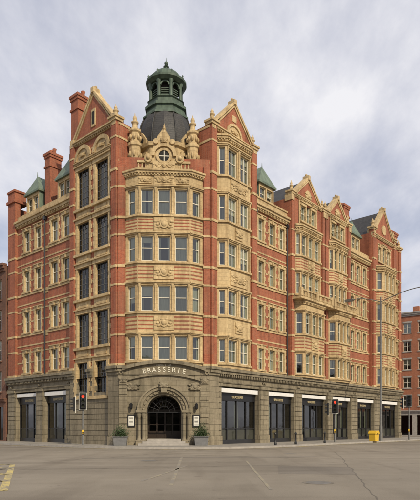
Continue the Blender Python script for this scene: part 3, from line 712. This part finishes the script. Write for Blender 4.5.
edge=[tuple(L.P(60,0,3.5).xy),tuple(L.P(18,0,3.5).xy)]+bez(p0,p1,p2)+[tuple(R.P(38,0,5.2).xy),tuple(R.P(40,0,3.5).xy)]
def offset(pl,o):
    out=[]
    for i,p in enumerate(pl):
        a=Vector(pl[max(0,i-1)]);b=Vector(pl[min(len(pl)-1,i+1)]); t=(b-a).normalized(); out.append((p[0]+t.y*o,p[1]-t.x*o))
    return out
inn=offset(edge,-.16)
pv=inn+[tuple(R.P(40,0,-40).xy),tuple(L.P(60,0,-40).xy)]
sheet('pavement',pv,.125,'paving',.125)
b=B('kerb'); b.part='kerb'; a=edge; c=offset(edge,-.16)
for i in range(len(a)-1):
    q=[Vector((*a[i],.13)),Vector((*a[i+1],.13)),Vector((*c[i+1],.13)),Vector((*c[i],.13))]; lo=[v-Vector((0,0,.13)) for v in q]
    b.raw(q+lo,[[0,1,2,3],[0,1,5,4],[2,3,7,6],[1,2,6,5],[3,0,4,7]],'kerb_stone')
b.finish()
b=B('road_markings'); b.part='kerb_lines'
for o in(.3,.52):
    a=offset(edge,o);c=offset(edge,o+.1)
    for i in range(len(a)-1): b.raw([Vector((*a[i],.009)),Vector((*a[i+1],.009)),Vector((*c[i+1],.009)),Vector((*c[i],.009))],[[0,1,2,3]],'yellow_marking')
def line(p,q,w,mat,z=.0085):
    p=Vector(p);q=Vector(q);t=(q-p).normalized();n=Vector((-t.y,t.x))*w/2
    b.raw([Vector((*(p+n),z)),Vector((*(q+n),z)),Vector((*(q-n),z)),Vector((*(p-n),z))],[[0,1,2,3]],mat)
def dash(p,q,w,mat,l=1.2,g=1.2,z=.0085):
    p=Vector(p);q=Vector(q);t=(q-p).normalized();n=(q-p).length;s=0
    while s<n: line(p+t*s,p+t*min(n,s+l),w,mat,z); s+=l+g
b.part='box_junction'
q00=Vector((-7.9,21.8));q01=Vector((-4.85,12.8));q10=q00+Vector((-9,-.5));q11=q01+Vector((-9,-.5))
for i,(a,c) in enumerate(((q00,q01),(q01,q11),(q11,q10),(q10,q00))): line(a,c,.2,'yellow_marking',.0085+i*.0007)
n=4
for i in range(1,2*n):
    def pt(x,y): return q00+(q10-q00)*x+(q01-q00)*y
    t=i/n
    a=(t,0) if t<=1 else (1,t-1); c=(0,t) if t<=1 else (t-1,1)
    line(pt(*a),pt(*c),.13,'yellow_marking',.0115+i*.0004); line(pt(1-a[0],a[1]),pt(1-c[0],c[1]),.13,'yellow_marking',.0155+i*.0004)
b.part='lane_lines'
dash((-9.5,33),(-1,35.0),.12,'white_marking',.4,.4)
dash(R.P(8,0,12).xy,R.P(60,0,12).xy,.12,'white_marking',2,4); line(R.P(7.5,0,6).xy,R.P(7.5,0,11.8).xy,.25,'white_marking'); dash(R.P(5,0,6).xy,R.P(5,0,14).xy,.1,'white_marking',.3,.3); dash(R.P(2.4,0,6).xy,R.P(2.4,0,14).xy,.1,'white_marking',.3,.3)
dash(L.P(8,0,9).xy,L.P(60,0,9).xy,.12,'white_marking',2,4); line(L.P(6,0,4.2).xy,L.P(6,0,9).xy,.25,'white_marking')
line((-1.4,27),(-1.0,14.0),.11,'faint_marking');line((-.9,21),(-1.9,15),.1,'faint_marking');line((1.6,24),(1.45,13),.08,'faint_marking');line((-3,30),(6,26),.09,'faint_marking')
b.finish()
sheet('road_patch',[(2.2,17.5),(4.6,17.1),(5.2,20.3),(2.6,20.8)],.0062,'asphalt_patch')
sheet('road_patch',[(-6,25.5),(5.5,27.2),(5.4,28.2),(-6.2,26.6)],.0066,'asphalt_patch')
b=B('road_seams'); b.part='seam'
def seam(p,q,w=.035):
    p=Vector(p);q=Vector(q);prev=p; t=(q-p); nn=Vector((-t.y,t.x)).normalized(); N=60; dv_=0
    for i in range(1,N+1):
        dv_+=random.uniform(-.05,.05); c=p+t*i/N+nn*dv_; line(prev,c,w*random.uniform(.5,1.2),'tar_seam',.0075+i*.000005); prev=c
seam((-14,17),(2.0,21)); seam((2,21),(12,22.5)); seam((3.4,11),(7.5,33)); seam((-7,23),(-2,33))
b.finish()
for x,y in((-2.7,24),(4.5,30.5),(2.9,14.6)):
    b=B('manhole_cover'); b.part='lid'; b.lathe(x,y,[(0,.013),(.3,.013),(.34,.010)],20,'steel_grey'); b.lathe(x,y,[(.34,.0105),(.42,.0095)],20,'asphalt_patch'); b.finish()
# ------------------------------------------------------------------ street furniture
def head(b,p,ux,nx,lit=True):
    f=Fr((p[0],p[1]),ux,nx); z=p[2]; b.part='signal_head'
    b.box(f,-.27,.27,z-.62,z+.62,-.03,0,'black_paint'); 
    for a,c,e,g in((-.3,-.27,-.65,.65),(.27,.3,-.65,.65),(-.27,.27,.62,.65),(-.27,.27,-.65,-.62)): b.box(f,a,c,z+e,z+g,-.03,.005,'white_paint')
    b.box(f,-.17,.17,z-.52,z+.52,0,.16,'black_paint')
    for k,zz in enumerate((.34,0,-.34)):
        b.cyl(f.P(0,z+zz,.15),f.P(0,z+zz,.175),.11,.11,14,'red_lens' if (k==0 and lit) else 'dead_lens')
        for i in range(8):
            a0=math.pi*(i-.5)/7;a1=math.pi*(i+.5)/7
            pts=[(.125*math.cos(a0),z+zz+.125*math.sin(a0)),(.125*math.cos(a1),z+zz+.125*math.sin(a1)),(.14*math.cos(a1),z+zz+.14*math.sin(a1)),(.14*math.cos(a0),z+zz+.14*math.sin(a0))]
            b.prism(f,pts,.15,.36,'black_paint')
def signal(x,y,h=4.0,z0=.125,side=True,lit=True):
    b=B('traffic_light'); b.part='pole'
    b.cyl((x,y,z0),(x,y,h),.06,.055,12,'steel_grey'); b.cyl((x,y,z0),(x,y,z0+.9),.085,.085,12,'steel_grey')
    n=Vector((-x,-y)).normalized(); u=Vector((-n.y,n.x)); 
    head(b,(x+n.x*.14,y+n.y*.14,h-.62),u,n,lit=lit)
    if side:
        m=Vector(u)*-1
        c=Vector((x,y))+m*.45; head(b,(c.x+m.x*.1,c.y+m.y*.1,h-.85),(m.y,-m.x),m,lit=False); b.part='pole'; b.cyl((x,y,h-.5),(c.x,c.y,h-.5),.025,.025,6,'steel_grey'); b.cyl((x,y,h-1.3),(c.x,c.y,h-1.3),.025,.025,6,'steel_grey')
    b.part='push_button'; f=Fr((x+n.x*.1,y+n.y*.1),u,n); b.box(f,-.08,.08,1.0,1.3,0,.1,'yellow_plastic'); b.box(f,-.06,.06,1.03,1.12,.1,.12,'black_paint')
    b.finish()
def at(px,depth): return ((px-210)/545*depth,depth)
x,y=at(83,41.0); signal(x,y,4.05)
x,y=at(335,49.5); signal(x,y,4.0)
x,y=at(409,58.0); signal(x,y,4.9,lit=False)
b=B('street_lamp'); b.part='column'; x,y=at(381,54); top=14.4
b.cyl((x,y,.12),(x,y,1.6),.15,.14,14,'steel_grey'); b.cyl((x,y,1.6),(x,y,top),.11,.06,14,'steel_grey')
for s,ln in((1,4.0),(-1,3.1)):
    ax=Vector((.70*s,-.71*s,0)); b.part='arm'; prev=Vector((x,y,top-.5))
    for i in range(1,9):
        t=i/8; p=Vector((x,y,top-.5))+ax*ln*t+Vector((0,0,.75*math.sin(t*math.pi/2)))
        b.cyl(prev,p,.045,.04,8,'steel_grey'); prev=p
    b.part='lantern'; f=Fr((prev.x,prev.y),(ax.x,ax.y),(-ax.y,ax.x))
    b.prism(f,[(-.1,prev.z-.06),(.2,prev.z-.16),(.85,prev.z-.14),(.98,prev.z-.02),(.8,prev.z+.1),(.1,prev.z+.1)],-.15,.15,'steel_grey')
    b.prism(f,[(.22,prev.z-.21),(.82,prev.z-.19),(.85,prev.z-.14),(.2,prev.z-.155)],-.11,.11,'lantern_glass')
b.finish()
b=B('grit_bin'); x,y=at(374,52.2); f=Fr((x,y),(.66,.75),(.75,-.66)); b.part='bin'
b.prism(f,[(-.38,.13),(.38,.13),(.46,.85),(-.46,.85)],-.3,.3,'yellow_plastic'); b.part='lid'; b.prism(f,[(-.5,.85),(.5,.85),(.5,.93),(.36,1.16),(-.36,1.16),(-.5,.93)],-.36,.36,'yellow_plastic'); b.box(f,-.12,.12,.86,.92,.36,.4,'black_paint'); b.finish()
for u in(2.2,5.0,9.5):
    p=R.P(u,0,4.6); b=B('bollard'); b.part='post'; b.lathe(p.x,p.y,[(.1,.12),(.1,.3),(.07,.36),(.065,.9),(.09,.95),(.09,1.02),(.05,1.1),(0,1.13)],12,'black_paint',0,True); b.finish()
def planter(u,d):
    p=C.P(u,0,d); b=B('planter'); f=Fr((p.x,p.y),C.u.xy,C.n.xy); b.part='tub'
    b.prism(f,[(-.45,.13),(.45,.13),(.52,.78),(-.52,.78)],-.35,.35,'lead_grey'); b.box(f,-.56,.56,.72,.82,-.4,.4,'lead_grey'); b.part='shrub'
    for i in range(1700):
        a=random.gauss(0,.24);c=random.gauss(0,.16);z=.82+abs(random.gauss(0,.36))*(1-abs(a)*.6)
        o=f.P(a,z,c); n=Vector((random.gauss(0,1),random.gauss(0,1),random.gauss(0,1))).normalized(); t=n.orthogonal().normalized(); s=random.uniform(.03,.06); w=n.cross(t)
        b.raw([o-t*s,o-w*s*.5,o+t*s,o+w*s*.5],[[0,1,2,3]],'leaf_dark')
    b.finish()
planter(.35,1.6); planter(6.3,1.6)
# ------------------------------------------------------------------ world, sun, camera
az=Vector((.47,-.88)); elev=math.radians(36)
w=bpy.data.worlds.new('World'); S.world=w; w.use_nodes=True; n=w.node_tree.nodes; l=w.node_tree.links
bg=n['Background']; bg.inputs[1].default_value=.1
sk=n.new('ShaderNodeTexSky'); sk.sky_type='NISHITA'; sk.sun_disc=False; sk.sun_elevation=elev; sk.sun_rotation=math.atan2(az.x,az.y); sk.air_density=1.0; sk.dust_density=1.5
tc=n.new('ShaderNodeTexCoord')
sep=n.new('ShaderNodeSeparateXYZ'); l.new(tc.outputs['Generated'],sep.inputs[0])
zz=n.new('ShaderNodeMath'); zz.operation='ADD'; zz.inputs[1].default_value=.22; l.new(sep.outputs[2],zz.inputs[0])
mz=n.new('ShaderNodeMath'); mz.operation='MAXIMUM'; mz.inputs[1].default_value=.1; l.new(zz.outputs[0],mz.inputs[0])
dv=n.new('ShaderNodeCombineXYZ')
for i in (0,1):
    q=n.new('ShaderNodeMath'); q.operation='DIVIDE'; l.new(sep.outputs[i],q.inputs[0]); l.new(mz.outputs[0],q.inputs[1]); l.new(q.outputs[0],dv.inputs[i])
c1=noise(n,l,dv.outputs[0],1.9,10,(1,.55,1),.6,-.6)
c2=noise(n,l,dv.outputs[0],.9,4,(1,1,1),.5)
sm=n.new('ShaderNodeMath'); sm.operation='MULTIPLY_ADD'; l.new(c2,sm.inputs[0]); sm.inputs[1].default_value=.7; l.new(c1,sm.inputs[2])
cf=ramp(n,l,sm.outputs[0],.68,.98,(.50,.50,.50),(1,1,1))
cc=mixc(n,l,ramp(n,l,sm.outputs[0],.70,.98),(6.9,7.0,8.2),(8.9,8.85,9.2))
l.new(mixc(n,l,cf,sk.outputs[0],cc),bg.inputs[0])
sd=bpy.data.lights.new('sun','SUN'); sd.energy=3.7; sd.angle=math.radians(.6); sd.color=(1,.87,.66)
so=bpy.data.objects.new('sun',sd); S.collection.objects.link(so)
dirv=Vector((az.x*math.cos(elev),az.y*math.cos(elev),math.sin(elev))).normalized(); so.rotation_euler=dirv.to_track_quat('Z','Y').to_euler()
cd=bpy.data.cameras.new('camera'); cam=bpy.data.objects.new('camera',cd); S.collection.objects.link(cam); S.camera=cam
cam.location=(0,0,1.5); cam.rotation_euler=(math.radians(90),0,0); cd.sensor_fit='VERTICAL'; cd.sensor_height=36; cd.lens=545/500*36; cd.shift_y=.354; cd.clip_end=3000
S.view_settings.view_transform='Standard'; S.view_settings.look='None'; S.view_settings.exposure=0
